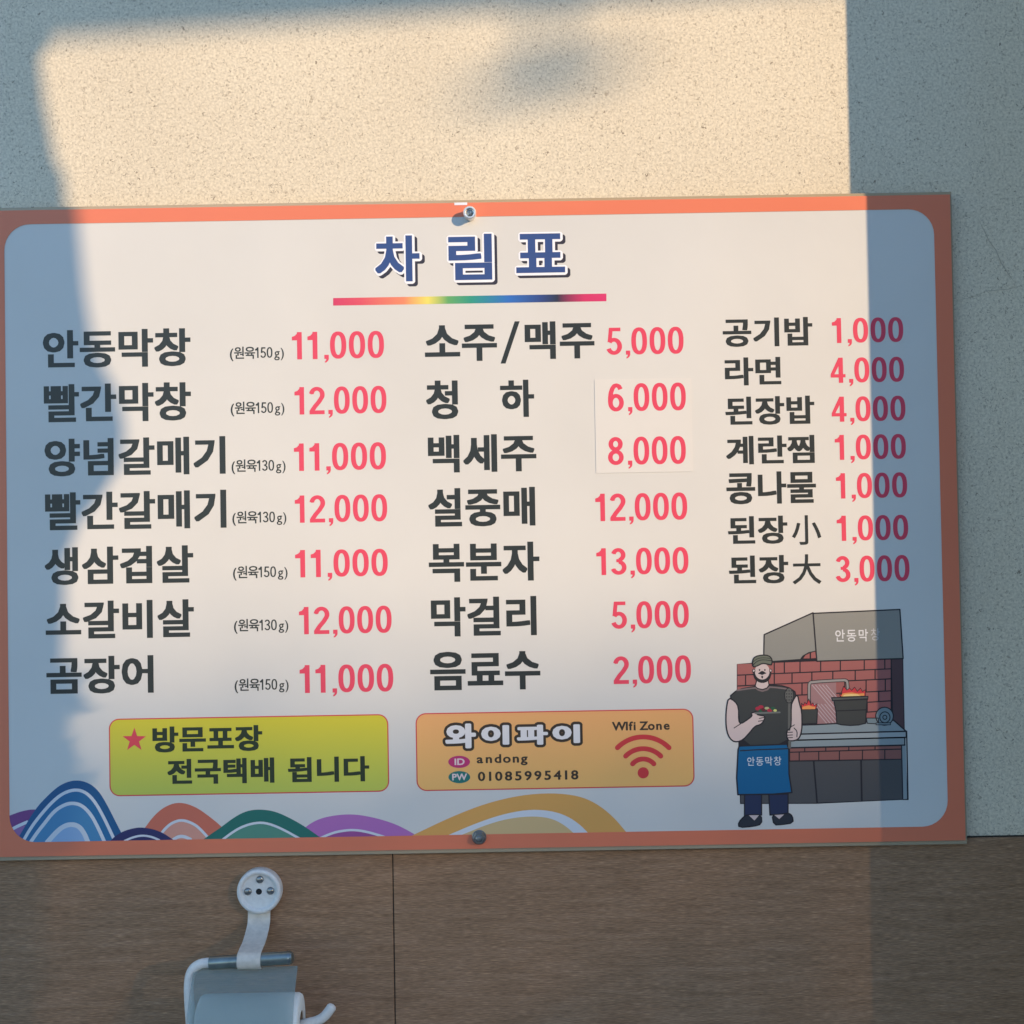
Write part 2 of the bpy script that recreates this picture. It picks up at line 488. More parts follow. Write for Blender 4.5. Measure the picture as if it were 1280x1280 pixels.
# dish names, notes, prices
KR = [('안동막창', 53.7, 238.2, 411.5, 459), ('빨간막창', 54.8, 238.8, 479, 527), ('양념갈매기', 55.8, 281.9, 547, 594), ('빨간갈매기', 56.4, 283, 614, 661.5),
      ('생삼겹살', 56, 241.7, 683, 730), ('소갈비살', 57, 242.5, 750.5, 798), ('곰장어', 58, 192, 820, 867),
      ('소주', 531, 621.2, 406, 451.5), ('맥주', 656, 743, 401.5, 448.5), ('청', 532.8, 572.5, 475.6, 524), ('하', 625.3, 667.7, 474.8, 521.3),
      ('백세주', 535, 670.4, 543, 590), ('설중매', 535.6, 669, 609.6, 658), ('복분자', 536, 674.3, 678, 726.7), ('막걸리', 538.8, 670.7, 746, 795), ('음료수', 537.7, 675.4, 814, 862.6),
      ('공기밥', 903.4, 1015.5, 397, 433), ('라면', 906, 976.4, 446.6, 481.6), ('된장밥', 906.7, 1018, 495.3, 530.8), ('계란찜', 907.7, 1018.2, 544.5, 580),
      ('콩나물', 908, 1020, 589.3, 629.7), ('된장', 910, 984.3, 645, 680), ('된장', 911.2, 985.4, 694.2, 729.5)]
for s, x0, x1, yt, yb in KR:
    small = (yb - yt) < 42
    place('dish_name', text2d(s, .032, .021, adv=.93), x0, x1, yt, yb, DK, board, 3)
place('slash', ([(0, 0), (.25, 0), (1, 1), (.75, 1)], [[0, 1, 2, 3]]), 625.3, 650, 401.8, 454.3, DK, board, 3)
place('size_mark', glyph('小', .012, .008), 990, 1026.3, 644, 681, DK, board, 3)
place('size_mark', glyph('大', .012, .008), 990.7, 1026.3, 692.8, 730, DK, board, 3)
NOTES = [(150, 287.4, 354.9, 433, 451), (150, 288.4, 355.5, 501.8, 520), (130, 289.5, 357, 574, 592.2), (130, 290.5, 358, 638.5, 656.7),
         (150, 291.3, 359.5, 707, 725.2), (130, 292.5, 360.4, 773.4, 791.6), (150, 293.3, 360.8, 847.8, 866)]
for w_, x0, x1, yt, yb in NOTES:
    V, F = text2d('(원육', .014, .014, adv=.84); xe = .33 + 2 * .84 + .02
    Vn, Fn = num2d(str(w_), NUML); k = len(V)
    V = V + [(q[0] * .78 + xe, q[1] * .80 - .03) for q in Vn]; F = F + [[i + k for i in f] for f in Fn]; xe += 3 * .67 * .78 + .02 - .08
    Vn, Fn = text2d('g)', .006, .006); k = len(V)
    V = V + [(q[0] + xe, q[1]) for q in Vn]; F = F + [[i + k for i in f] for f in Fn]
    place('weight_note', (V, F), x0, x1, yt, yb, DK, board, 3)
PR = [('11,000', 365, 480, 414.3, 448.4), ('12,000', 368.2, 483, 483, 517.3), ('11,000', 367.5, 482.5, 553.5, 587.8), ('12,000', 368.6, 484, 618.5, 652.6),
      ('11,000', 369, 484.7, 686.7, 720.9), ('12,000', 373.8, 489.5, 757.8, 792), ('11,000', 374.6, 491.6, 830.5, 865.4),
      ('5,000', 757.9, 854.4, 409, 443), ('6,000', 759.8, 857.2, 478.8, 513.8), ('8,000', 759.8, 857.2, 545.6, 580.7), ('12,000', 744.2, 859, 616.3, 650.6),
      ('13,000', 745.5, 860.5, 684.5, 718), ('5,000', 764, 861, 751.3, 785.4), ('2,000', 766.7, 863.7, 819.7, 854.3),
      ('1,000', 1040, 1129, 397, 428.2), ('4,000', 1038.2, 1130, 446.5, 478), ('4,000', 1039.5, 1131.7, 495.2, 526.6), ('1,000', 1043.6, 1132.3, 543, 574.2),
      ('1,000', 1045, 1133.9, 590.9, 622.6), ('1,000', 1046, 1135.2, 644, 675.5), ('3,000', 1044.4, 1136.8, 694.3, 727)]
for s, x0, x1, yt, yb in PR:
    place('price', num2d(s), x0, x1, yt, yb, RED, board, 11 if s[0] in '68' else 3)
# pasted-over paper patch that carries two of the prices
q0 = P(804, 473.5); q1 = P(804, 590.5)
bm = bmesh.new(); box(bm, (P(744, 530).x, -LAY * 10, q1.z), (P(865, 530).x, -LAY * .5, q0.z))
tag(frombm('price_patch', bm, mat('patch_paper', (.69, .665, .625), .38, spec=.5, grain=.01), board), 'pasted-over white patch under the 6,000 and 8,000 prices')
bm = bmesh.new(); box(bm, (P(568, 255).x, -.0006, P(576, 256.5).z), (P(584, 255).x, -LAY * 9, P(576, 253.3).z))  # white strip put in for the glint beside the top bolt
tag(frombm('glint_strip', bm, mat('white_glint', (.8, .8, .86), .3), board), 'tiny white strip painting the glint by the top bolt')

# takeaway box
def gradient(name, top, bot):
    m = mat(name, top, .34); n = m.node_tree.nodes; L = m.node_tree.links
    tc = n.new('ShaderNodeTexCoord'); s = n.new('ShaderNodeSeparateXYZ'); r = n.new('ShaderNodeValToRGB')
    r.color_ramp.elements[0].color = (*bot, 1); r.color_ramp.elements[1].color = (*top, 1)
    L.new(tc.outputs['Generated'], s.inputs[0]); L.new(s.outputs[2], r.inputs[0]); L.new(r.outputs[0], n['Principled BSDF'].inputs['Base Color'])
    return m


def notice(name, lab, x0, x1, yt, yb, m):
    xm, ym = (x0 + x1) / 2, (yt + yb) / 2
    a = (P(x0, ym).x, P(x1, ym).x, P(xm, yb).z, P(xm, yt).z); r = .0095; bw = .0011
    V, F = cdt([rrect(*a, r), rrect(a[0] + bw, a[1] - bw, a[2] + bw, a[3] - bw, r - bw)], lambda s: s == {0})
    V2, F2 = cdt([rrect(a[0] + bw, a[1] - bw, a[2] + bw, a[3] - bw, r - bw)])
    f = mesh(name, [(x, -LAY * 3, z) for x, z in V2], F2, m, board); f['label'] = lab
    mesh('frame_line', [(x, -LAY * 3.2, z) for x, z in V], F, ink('frame_red', (.62, .07, .07)), f)
    return f


GRN = ink('olive_black', (.022, .035, .016))
nb = notice('takeaway_notice', 'yellow green notice with a red star', 136.5, 486, 895.5, 992.5, gradient('print_yellow_green', (.64, .56, .035), (.48, .55, .09)))
place('lettering', text2d('방문포장', .038, .028, adv=.94), 190.6, 328, 907.3, 939.6, GRN, nb, 5)
place('lettering', text2d('전국택배', .038, .028, adv=.94), 209.4, 343, 947.8, 979.5, GRN, nb, 5)
place('lettering', text2d('됩니다', .038, .028, adv=.94), 360, 461.6, 945.8, 977.4, GRN, nb, 5)
sx0, sy0 = 168, 925
star = [(sx0 + (15.5 if i % 2 == 0 else 6.1) * math.sin(R(36 * i)), sy0 - (15.5 if i % 2 == 0 else 6.1) * math.cos(R(36 * i))) for i in range(10)]
art('star', [star], ink('star_red', (.66, .06, .09)), nb, 5)

wb = notice('wifi_notice', 'orange notice with wifi symbol and password', 520, 867.5, 888.6, 986, gradient('print_orange', (.80, .40, .15), (.84, .48, .15)))
INK2 = ink('brown_black', (.045, .032, .022))
for ch, x0, x1, yt, yb in (('와', 556.5, 595, 904.5, 935.5), ('이', 601.5, 636.5, 906.5, 931), ('파', 646, 685, 906, 931), ('이', 690.5, 725, 905.5, 929)):
    V, F = glyph(ch, .058, .05, 12)
    place('lettering', (V, F), x0, x1, yt, yb, WHT, wb, 7)
    u0 = min(q[0] for q in V); u1 = max(q[0] for q in V); k = (u1 - u0) / (P(x1, yt).x - P(x0, yt).x)
    v0 = min(q[1] for q in V); v1 = max(q[1] for q in V); kz = (v1 - v0) / (P(x0, yt).z - P(x0, yb).z)
    V2, F2 = glyph(ch, round(.058 + .0026 * k, 4), round(.05 + .0026 * kz, 4), 12)
    place('letter_outline', (V2, F2), x0, x1, yt, yb, INK2, wb, 5, ref=V)
def ell(cx, cy, rx, ry, n=28): return [(cx + rx * math.cos(2 * math.pi * i / n), cy + ry * math.sin(2 * math.pi * i / n)) for i in range(n)]
art('badge', [ell(573.9, 952.3, 13.6, 7.6)], ink('crimson', (.50, .035, .16)), wb, 5)
art('badge', [ell(574.2, 971.4, 13.6, 7.6)], ink('teal', (.02, .17, .15)), wb, 5)
PINK = ink('pale_pink', (.75, .6, .6))
place('lettering', text2d('ID', .03, .03, 12), 568.2, 580.8, 948, 956.2, PINK, wb, 6)
place('lettering', text2d('PW', .03, .03, 12), 565.2, 583.8, 967, 975.4, PINK, wb, 6)
place('lettering', text2d('andong', .03, .026, 12, nadv=.62), 595.9, 659.5, 942.6, 957, INK2, wb, 5)
place('lettering', text2d('01085995418', .03, .026, 12, nadv=.66), 597.3, 723, 963.6, 975.4, INK2, wb, 5)
place('lettering', text2d('WIfi Zone', .032, .028, 12, nadv=.6), 765, 837, 901.6, 912.8, INK2, wb, 5)
WR = ink('wifi_red', (.60, .045, .05))
art('wifi_dot', [ell(804, 966, 7, 7)], WR, wb, 5)
for rr, aa in ((45.2, 45.5), (30.5, 46), (17.6, 49)):
    art('wifi_arc', line([(804 + rr * math.sin(R(t * aa / 9)) , 966.3 - rr * math.cos(R(t * aa / 9))) for t in range(-9, 10)], 6.2), WR, wb, 5)

# rolling hills along the bottom
def hill(name, top, fill, bands, layer):
    x0, x1 = top[0][0], top[-1][0]
    pts = smooth_(top, 2)
    h = art(name, [pts + [(x1, 1062 - x1 * .0164), (x0, 1062 - x0 * .0164)]], ink(fill[0], fill[1]), board, layer)
    k = .3
    for nm, c, pl, w in bands:
        pl = smooth_(pl, 2)
        if w: art('stripe', line(pl, w, round_=True), ink(nm, c), h, layer + k)
        else: art('inner_hill', [pl + [(pl[-1][0], 1062 - pl[-1][0] * .0164), (pl[0][0], 1062 - pl[0][0] * .0164)]], ink(nm, c), h, layer + k)
        k += .25
HW_ = (.66, .68, .72)
s0 = [(10, 1040), (19, 1034), (34, 1027.5)]
hill('purple_hill', [(4, 1023), (13, 1019), (27.5, 1013.7), (44, 1011), (70, 1016)], ('plum', (.20, .06, .22)), [('plum2', (.30, .14, .34), [(0, 1046), (12, 1040), (22, 1034), (40, 1030)], 0), ('hill_white', HW_, s0, 4)], 1)
w1 = [(28, 1053), (39, 1034), (52, 1017), (67.5, 1000), (80.6, 990.5), (95, 986.6), (108, 990.5), (119.5, 1003), (131, 1024), (144, 1052)]
w2 = [(38, 1053), (47, 1040), (55, 1030), (67.5, 1014), (80, 1006), (91, 1003.5), (102.5, 1006.5), (113, 1017), (121.5, 1032), (131, 1053)]
w3 = [(59, 1053), (70, 1040.5), (79, 1033), (88.7, 1030), (98.7, 1032.5), (105.5, 1041.5), (110, 1053)]
hill('blue_hill', [(19, 1054), (27, 1040), (44, 1011), (62.5, 991.5), (77.5, 979.5), (95, 974.6), (111, 978.4), (123, 988), (133.5, 1005), (147, 1032), (158, 1053)], ('hill_blue', (.012, .10, .25)),
     [('hill_blue2', (.02, .15, .33), w1, 0), ('hill_white', HW_, w1, 4), ('hill_blue3', (.07, .25, .45), w2, 0), ('hill_white', HW_, w2, 4.4), ('hill_blue4', (.30, .45, .66), w3, 0), ('hill_white', HW_, w3, 6)], 2)
o1 = [(200, 1044), (207, 1035), (215.6, 1028), (228, 1024.5), (243, 1030), (252, 1038), (261, 1048)]
hill('coral_hill', [(174, 1048), (180, 1036), (194, 1017.5), (209, 1006.5), (225, 1002.5), (244, 1008), (262.5, 1021), (278, 1034), (295, 1052)], ('hill_coral', (.62, .16, .10)),
     [('hill_salmon', (.70, .32, .24), o1, 0), ('hill_white', HW_, o1, 3.4), ('hill_white', HW_, [(216, 1050), (222, 1046), (229, 1045), (238, 1049)], 4)], 1)
n1 = [(156, 1051), (166, 1046.5), (178, 1044), (190, 1046), (199, 1050)]
hill('navy_hill', [(136, 1053), (144, 1045), (153, 1039.5), (165, 1035.5), (178, 1033.8), (200, 1038.4), (220, 1052)], ('hill_navy', (.03, .03, .12)), [('hill_white', HW_, n1, 2.6)], 3)
p1 = [(400, 1048), (411, 1043), (422, 1039.4), (440.6, 1037), (459, 1039.6), (480, 1046)]
hill('violet_hill', [(376, 1040), (385, 1031), (400, 1023), (419, 1019), (440.6, 1017.5), (462.5, 1020.8), (481, 1025.6), (500, 1032.5), (522, 1045)], ('hill_violet', (.45, .16, .45)),
     [('hill_violet2', (.34, .08, .28), p1, 0), ('hill_white', HW_, p1, 3)], 1)
g1 = [(279, 1049), (289, 1041.5), (300, 1034.5), (315.6, 1029), (331, 1028), (350, 1034.6), (376, 1049)]
hill('green_hill', [(252, 1051), (263, 1043), (275, 1035), (294, 1020.6), (309, 1013.3), (325, 1011.5), (344, 1014), (365.6, 1024), (384, 1035), (406, 1051)], ('hill_green', (.02, .16, .13)),
     [('hill_green2', (.09, .27, .20), g1, 0), ('hill_white', HW_, g1, 3)], 3)
c1 = [(553, 1047), (564.7, 1042), (593.4, 1029.7), (625.8, 1018.4), (658, 1012), (683.3, 1012.6), (704.9, 1018), (722.8, 1028.7), (738, 1044)]
c2 = [(568, 1047), (581, 1042), (607.8, 1031), (633, 1023.6), (661.7, 1020), (687, 1022), (704.9, 1030.5), (720, 1044)]
hill('ochre_hill', [(505, 1049), (516, 1044), (564.7, 1020.7), (607.8, 1004), (651, 993.8), (690.5, 991), (722.8, 994.6), (744.4, 1003.5), (766, 1020), (786, 1044)], ('hill_ochre', (.72, .37, .10)),
     [('hill_white', HW_, c1, 0), ('hill_tan', (.66, .46, .22), c2, 0)], 2)

# ---- printed picture: grill stall
OUTW = 1.7
def panel(name, poly, ink_, parent, layer, outline=OUTW, closed=True):
    o = art(name, [poly], ink_, parent, layer)
    if outline: art('outline', line(poly, outline, closed), LINE, parent if parent is not board else o, layer + .5)
    return o
BR = ink('brick_red', (.36, .125, .115)); GREY = ink('hood_grey', (.27, .265, .24)); GR2 = ink('counter_grey', (.28, .33, .345)); DOOR = ink('door_grey', (.085, .083, .085)); POT = ink('pot_grey', (.06, .062, .058))
stall = art('stall_picture', [[(921, 830), (1000.6, 823.6), (1004, 819), (1011, 815.2), (1020, 813), (1128.7, 812), (1130.5, 913), (1134.8, 999.5), (1021, 1004.8), (925, 1005), (921, 861)]], LINE, board, 1)
stall['label'] = 'printed drawing of a brick grill stall with burning pots'
panel('side_strip', [(1114, 824), (1128.5, 823), (1130.5, 913), (1116, 900)], ink('maroon', (.10, .055, .06)), stall, 1.3, 1)
def rowy(l, x): return l[0] + (l[1] - l[0]) * (x - 921) / (1114 - 921)
lines_ = [(829.5, 822.5), (844, 836), (857.5, 848.5), (872.5, 863.5), (888, 876), (902, 888), (913, 899)]
vj = [[921, 946, 967.8, 980.4, 1000, 1025.8, 1050.4, 1080.3, 1106, 1114], [921, 932, 967.8, 990, 1014.8, 1041, 1069, 1093.8, 1114], [921, 944, 964.5, 1002.5, 1028, 1056, 1082.6, 1106.6, 1114],
      [921, 955, 985, 1013, 1044, 1070, 1098.4, 1114], [921, 940, 970, 998, 1028, 1058, 1084, 1114], [921, 955, 1012, 1040, 1070, 1099, 1114]]
for r_ in range(6):
    for a, b2 in zip(vj[r_], vj[r_][1:]):
        g_ = .75
        q = [(a + g_, rowy(lines_[r_], a) + g_), (b2 - g_, rowy(lines_[r_], b2) + g_), (b2 - g_, rowy(lines_[r_ + 1], b2) - g_), (a + g_, rowy(lines_[r_ + 1], a) - g_)]
        art('brick', [q], BR, stall, 1.3)
art('brick', [[(1004, 823), (1007, 819), (1012, 816.5), (1012, 823)]], BR, stall, 3.2); art('brick', [[(1013.8, 816), (1019, 814.5), (1020, 822.5), (1013.8, 823)]], BR, stall, 3.2)
panel('hood_side', [(955.2, 793.3), (1016.2, 766), (1020, 814), (1011, 816), (1004, 820), (1000.6, 824.5), (965, 827), (954.7, 818.4)], GREY, stall, 2.2)
panel('hood_front', [(1016.4, 766.7), (1124.8, 761.8), (1128.9, 823.2), (1021, 826.5)], GREY, stall, 3)
place('lettering', text2d('안동막', .012, .012, 12, adv=1.02), 1044, 1085, 786.6, 802, WHT, stall, 4)
place('lettering', text2d('창', .0, .0, 12), 1088.5, 1099.6, 785.5, 800.5, ink('faded_white', (.48, .48, .5)), stall, 4)
mesh_p = [(1013, 855), (1045, 853), (1046, 905), (1020, 904.5), (1013, 872)]
art('grill_mesh', [mesh_p], ink('pale_brick', (.36, .20, .20)), stall, 1.7)
hatch = []
for i in range(13):
    x = 1006 + i * 4.4
    for seg in [((x, 856), (x + 24, 884)), ((x - 6, 880), (x + 14, 904))]:
        if seg[0][0] >= 1013 and seg[1][0] <= 1057: hatch += line(list(seg), .8, round_=False)
art('grill_mesh_wires', hatch, ink('hatch', (.55, .45, .46)), stall, 1.9)
pipe = smooth_([(1011.3, 884), (1011.3, 860), (1011.6, 854.5), (1014, 852.4), (1055, 850), (1058.6, 851), (1059.4, 855), (1060, 866)], 1)
art('outline', line(pipe, 4.6), LINE, stall, 2.1); art('grill_pipe', line(pipe, 2.8), ink('pipe_grey', (.34, .31, .29)), stall, 2.5)
F1 = ink('flame_red', (.62, .05, .06)); F2_ = ink('flame_orange', (.80, .32, .10)); F3 = ink('flame_yellow', (.85, .62, .25))
panel('small_pot', [(1001.5, 886.8), (1021.8, 886), (1021, 904.3), (1002.5, 905)], POT, stall, 2.7, 1.4)
panel('flame', [(1002, 886.5), (1001.8, 879), (1004.2, 881.5), (1006, 878), (1008.3, 880), (1011, 873.5), (1013.5, 881), (1016, 878.5), (1018, 882), (1021.5, 879.5), (1020, 886.3)], F1, stall, 2.8, .8)
art('flame_core', [[(1002.8, 886.6), (1003, 883.5), (1007, 882.5), (1011, 881.5), (1015, 883), (1019, 883.5), (1019, 886.4)]], F2_, stall, 3.4)
panel('big_pot', [(1042.2, 875.7), (1084, 873.6), (1082.8, 888), (1082, 904), (1073, 906.2), (1063, 906.8), (1052, 906), (1046, 904.5), (1045, 889)], POT, stall, 2.7, 1.5)
art('outline', line([(1045, 888.6), (1083, 887.2)], 1.4), LINE, stall, 3.4)
panel('pot_rim', [(1039.5, 872), (1085, 870.4), (1084.6, 874.2), (1040.4, 876)], ink('rim_grey', (.10, .105, .10)), stall, 3.1, 1.3)
panel('flame', [(1050.4, 870.6), (1049.5, 868), (1052, 868), (1052, 864.6), (1054.5, 857.8), (1058.6, 862.6), (1062, 860), (1064.5, 863), (1068.3, 858.8), (1071.5, 864.3), (1075.6, 860), (1078, 864.5), (1082, 862), (1081.6, 869.6)], F1, stall, 3.3, .8)
art('flame_core', [[(1051.5, 870.6), (1053, 867), (1058, 866), (1065, 865.5), (1073, 867), (1080, 866.5), (1080.5, 869.6)]], F2_, stall, 4)
art('flame_core', [[(1053, 870.5), (1056, 868.2), (1064, 867.4), (1072, 868), (1076, 869.8)]], F3, stall, 4.3)
panel('counter_top', [(997, 906.4), (1020, 905.8), (1117, 900.3), (1132.6, 914), (997, 917.8)], GR2, stall, 2.0)
panel('counter_edge', [(997, 917.6), (1132.6, 914.2), (1132.9, 921.6), (997, 925.2)], ink('counter_light', (.36, .40, .41)), stall, 2.1)
panel('counter_edge', [(987, 925.4), (1131, 921.8), (1131, 931.3), (987, 934.6)], GR2, stall, 2.1)
art('outline', line([(1127, 930.5), (1128.6, 999.2), (1135, 999.2), (1133.3, 914)], 1.7), LINE, stall, 2.05); art('leg', [[(1127.6, 930.5), (1132.2, 930.5), (1133.8, 998.6), (1129.2, 998.9)]], GR2, stall, 2.1)
panel('blower_nozzle', [(1083, 897.6), (1098, 897.6), (1098, 905), (1084, 904)], ink('blower_grey', (.20, .26, .28)), stall, 3.6, 1.2)
panel('blower', ell(1105.6, 895.2, 11, 11.2), ink('blower_grey', (.20, .26, .28)), stall, 3.4, 1.4)
panel('blower_hub', ell(1106, 896.6, 6.4, 6.8), ink('blower_grey', (.20, .26, .28)), stall, 4.2, 1.3)
art('outline', line(ell(1106, 896.6, 2.5, 2.6), 1.2, True), LINE, stall, 5)
panel('blower_foot', [(1095, 903.6), (1113, 903.4), (1113, 906), (1095, 906)], ink('blower_grey', (.20, .26, .28)), stall, 4.4, 1)
for tp, bt, js in ((( 934.8, 931.7), (940.0, 936.2), [987, 1005.9, 1032.2, 1061, 1093.8, 1127]), ((940.0, 936.2), (951, 949), [987, 999, 1023.4, 1049.2, 1078, 1106, 1127])):
    for a, b2 in zip(js, js[1:]):
        yy = lambda l, x: l[0] + (l[1] - l[0]) * (x - 995) / 132
        art('brick', [[(a + .7, yy(tp, a) + .8), (b2 - .7, yy(tp, b2) + .8), (b2 - .7, yy(bt, b2) - .6), (a + .7, yy(bt, a) - .6)]], ink('brick_brown', (.27, .11, .095)), stall, 1.4)
for q in ([(926, 953), (1016, 951.8), (1020.4, 1003.6), (926, 1003.8)], [(1018.2, 951.8), (1075.2, 950.6), (1076.2, 1001.2), (1022.4, 1003.2)], [(1077.4, 950.6), (1126.6, 949.6), (1127.8, 998.8), (1078.4, 1001)]):
    art('door', [q], DOOR, stall, 1.5)

# ---- printed picture: the cook
shirt = smooth_([(943.5, 858), (922, 862), (910.5, 872), (923.7, 884), (924.4, 934), (985.6, 932), (988.7, 900), (988.6, 882), (997, 867), (983, 857.5), (961.2, 856.5)], 1, True)
cook = art('cook_picture', [shirt], ink('shirt', (.05, .053, .052)), board, 6)
cook['label'] = 'printed drawing of a bearded cook in a blue apron holding a plate'
art('outline', line(shirt, 1.7, True), LINE, cook, 6.6)
PANT = ink('trouser_navy', (.025, .035, .085)); SKIN = ink('skin', (.62, .50, .48)); SHOE = ink('shoe', (.03, .034, .045)); APR = ink('apron_blue', (.008, .12, .28))
panel('trouser_leg', [(930.6, 993), (951.9, 993), (951.9, 1018.7), (930.6, 1019.4)], PANT, cook, 5)
panel('trouser_leg', [(961, 993), (985, 992.5), (985, 1017.5), (962.5, 1018.7)], PANT, cook, 5)
panel('shoe', smooth_([(931, 1019.5), (936, 1018.5), (951.5, 1018.5), (952.3, 1030), (941, 1033), (923.5, 1034.3), (923, 1028)], 1, True), SHOE, cook, 5.8)
panel('shoe', smooth_([(965, 1018.2), (975, 1018), (985.5, 1016), (990.5, 1020), (991.5, 1028.5), (977.5, 1030.6), (967.3, 1031.2)], 1, True), SHOE, cook, 5.8)
art('instep', [[(936, 1019), (948.7, 1018.9), (943, 1025.6)]], SKIN, cook, 6.8); art('instep', [[(967.8, 1018.7), (980, 1018), (974, 1023.7)]], SKIN, cook, 6.8)
panel('apron', [(924, 932.5), (983.7, 930.2), (985.8, 936), (986.2, 967.5), (989.8, 990.6), (967.5, 992.6), (922.3, 993.3), (920.8, 972.5), (922.6, 937)], APR, cook, 7.3, 1.8)
art('outline', line([(925.6, 938.4), (945, 937.2), (985, 935.8)], 1.5), LINE, cook, 8)
place('lettering', text2d('안동막창', .006, .006, 12, adv=1.0), 934, 976.6, 945.8, 957, ink('apron_white', (.62, .66, .7)), cook, 8)
armL = smooth_([(910.4, 872), (908, 885), (907.3, 896), (907.7, 909), (910, 919), (915, 926), (921.5, 927.6), (929, 924.5), (936, 917), (943.7, 907.5), (950, 906), (954, 902.5), (956.9, 895), (950, 894.2), (946.2, 893), (944.5, 889.2), (942, 890.5), (938.5, 891.5), (940.5, 894.5), (935, 899), (926, 905), (923.2, 901), (923.2, 884), (918.6, 876.4)], 1, True)
panel('arm', armL, SKIN, cook, 7.3, 1.7)
for f in ([(917.5, 910), (926, 904.5)], [(949, 898), (956, 896.5)], [(948, 901.5), (955, 900.5)]): art('outline', line(f, 1.1), LINE, cook, 8)
armR = smooth_([(996.5, 867), (999.5, 880.8), (1002, 888), (1002.6, 908), (1001, 918), (997.8, 924), (991, 926.3), (984, 925.2), (983, 913.5), (987.5, 911), (989, 905), (988.8, 882), (991, 876)], 1, True)
panel('arm', armR, SKIN, cook, 7.3, 1.7)
for y in (915.5, 919, 922.3): art('outline', line([(983, y), (990.5, y - .4)], 1.1), LINE, cook, 8)
art('outline', line([(988.5, 908.5), (993, 906)], 1.1), LINE, cook, 8); art('outline', line(smooth_([(992.5, 910), (996.5, 914), (996, 921)]), 1.2), LINE, cook, 8)
STL = ink('tool_grey', (.13, .13, .12))
art('spatula_handle', line([(986.6, 876), (986.4, 912)], 3.2), STL, cook, 7.6); art('spatula_handle', line([(987.2, 927), (986.9, 934)], 3.6), STL, cook, 8.2)
panel('spatula', ell(986.3, 869.3, 5.6, 9.4), STL, cook, 7.7, 1)
for i in range(3):
    for j in range(4): art('outline', [ell(983.3 + i * 3, 863.5 + j * 3.8, .8, .8, 8)], LINE, cook, 8.4)
art('plate', line([(944, 891.4), (974.5, 890.4)], 2.2), ink('plate_grey', (.16, .17, .16)), cook, 9)
for x, y, rx, ry, nm, c in ((947, 885.6, 3, 2.4, 'meat_red', (.38, .03, .06)), (951, 883.6, 3.4, 2.2, 'meat_red', 0), (954, 886.8, 2.8, 2.2, 'meat_dark', (.12, .02, .03)), (958.5, 885.2, 3, 1.7, 'salad_pale', (.42, .44, .24)), (962, 887.8, 3.4, 2.2, 'meat_red', 0), (966, 885.6, 3, 2.2, 'leaf_green', (.03, .11, .06)), (968.8, 888, 2.2, 1.6, 'lemon', (.55, .58, .2)), (951, 888.2, 3, 1.8, 'leaf_green', 0)):
    art('food', [ell(x, y, rx, ry, 12)], _print.get('print_' + nm) or (ink(nm, c) if c else _print[nm]), cook, 9.4 + x * .002)
panel('neck', [(946, 850), (960, 850), (961.2, 856.3), (958.5, 860), (953, 861.8), (947, 860.5), (943.9, 857.8)], SKIN, cook, 7.3, 1.2)
art('trim', line([(921, 863), (935, 860.8), (944.5, 859.8), (948, 862.4), (953, 863.8), (959, 862), (962, 858.8), (972, 859.5), (983, 861)], 2), ink('shirt_trim', (.20, .15, .15)), cook, 7)
panel('beard', smooth_([(941.8, 838), (942.4, 846), (946.5, 851.6), (953, 853.6), (959.5, 851.5), (963.2, 846), (963.6, 838)], 1, True), ink('hair', (.025, .024, .026)), cook, 8.2, 1)
panel('ear', ell(942.2, 838.6, 1.6, 2.2, 12), SKIN, cook, 8.6, .8); panel('ear', ell(963.2, 838.4, 1.5, 2.1, 12), SKIN, cook, 8.6, .8)
art('face', [ell(952.7, 839.2, 9.2, 10.2)], SKIN, cook, 9)
art('moustache', [smooth_([(946.8, 842.2), (949.5, 840.2), (952.6, 838.2), (955.5, 839.8), (958.3, 841.8), (955.5, 842.4), (952.7, 843.8), (950, 842.6)], 1, True)], LINE, cook, 10)
art('goatee', [smooth_([(951, 845.6), (952.6, 844.6), (954.2, 845.5), (952.8, 848.8)], 1, True)], LINE, cook, 10)
for x in (949.3, 956): art('eye', [ell(x, 837.4, 1.0, 1.2, 10)], LINE, cook, 10)
capp = smooth_([(941, 834.2), (940.4, 825.5), (943.7, 820.6), (952.5, 818.6), (961, 819.3), (965.2, 824), (964.6, 831), (962.6, 831), (958, 829.8), (952.5, 829.2), (947.5, 832)], 1, True)
panel('cap', capp, ink('cap_olive', (.15, .165, .125)), cook, 10.2, 1.5)
art('outline', line(smooth_([(941.5, 831), (946, 826.5), (953, 824.4), (964, 825.8)]), .9), LINE, cook, 11)
art('outline', line(smooth_([(941.2, 827.5), (946, 823.4), (953, 822), (964.4, 823)]), .7), LINE, cook, 11)

# ---- bolts
CHR = mat('chrome', (.82, .82, .82), .34, .75); DKS = mat('dark_steel', (.30, .30, .29), .28, 1, bump=(400, .3, .0005))
p = P(587.5, 269)
bm = bmesh.new(); lathe(bm, (p.x, 0, p.z), [(.0058, -.004), (.0058, .0002), (.0056, .0086), (.0060, .0096), (.0060, .0112), (.0052, .0122), (.0042, .0122), (.0040, .0090), (0, .0084)], 40)
tp = frombm('bolt', bm, CHR, board, True); tp['label'] = 'bright hollow bolt at the top edge'
bm = bmesh.new(); lathe(bm, (p.x, -.0086, p.z), [(.0039, 0), (.0037, .0006), (.0014, .0010), (0, .0008)], 6); frombm('hex_socket', bm, DKS, tp)
p = P(599, 1046.5)
bm = bmesh.new(); lathe(bm, (p.x, 0, p.z), [(0, -.003), (.0068, -.003), (.0068, .0006), (.0062, .0012), (0, .0012)], 36)
bt = frombm('bolt', bm, DKS, board, True); bt['label'] = 'dark hexagonal bolt at the bottom edge'
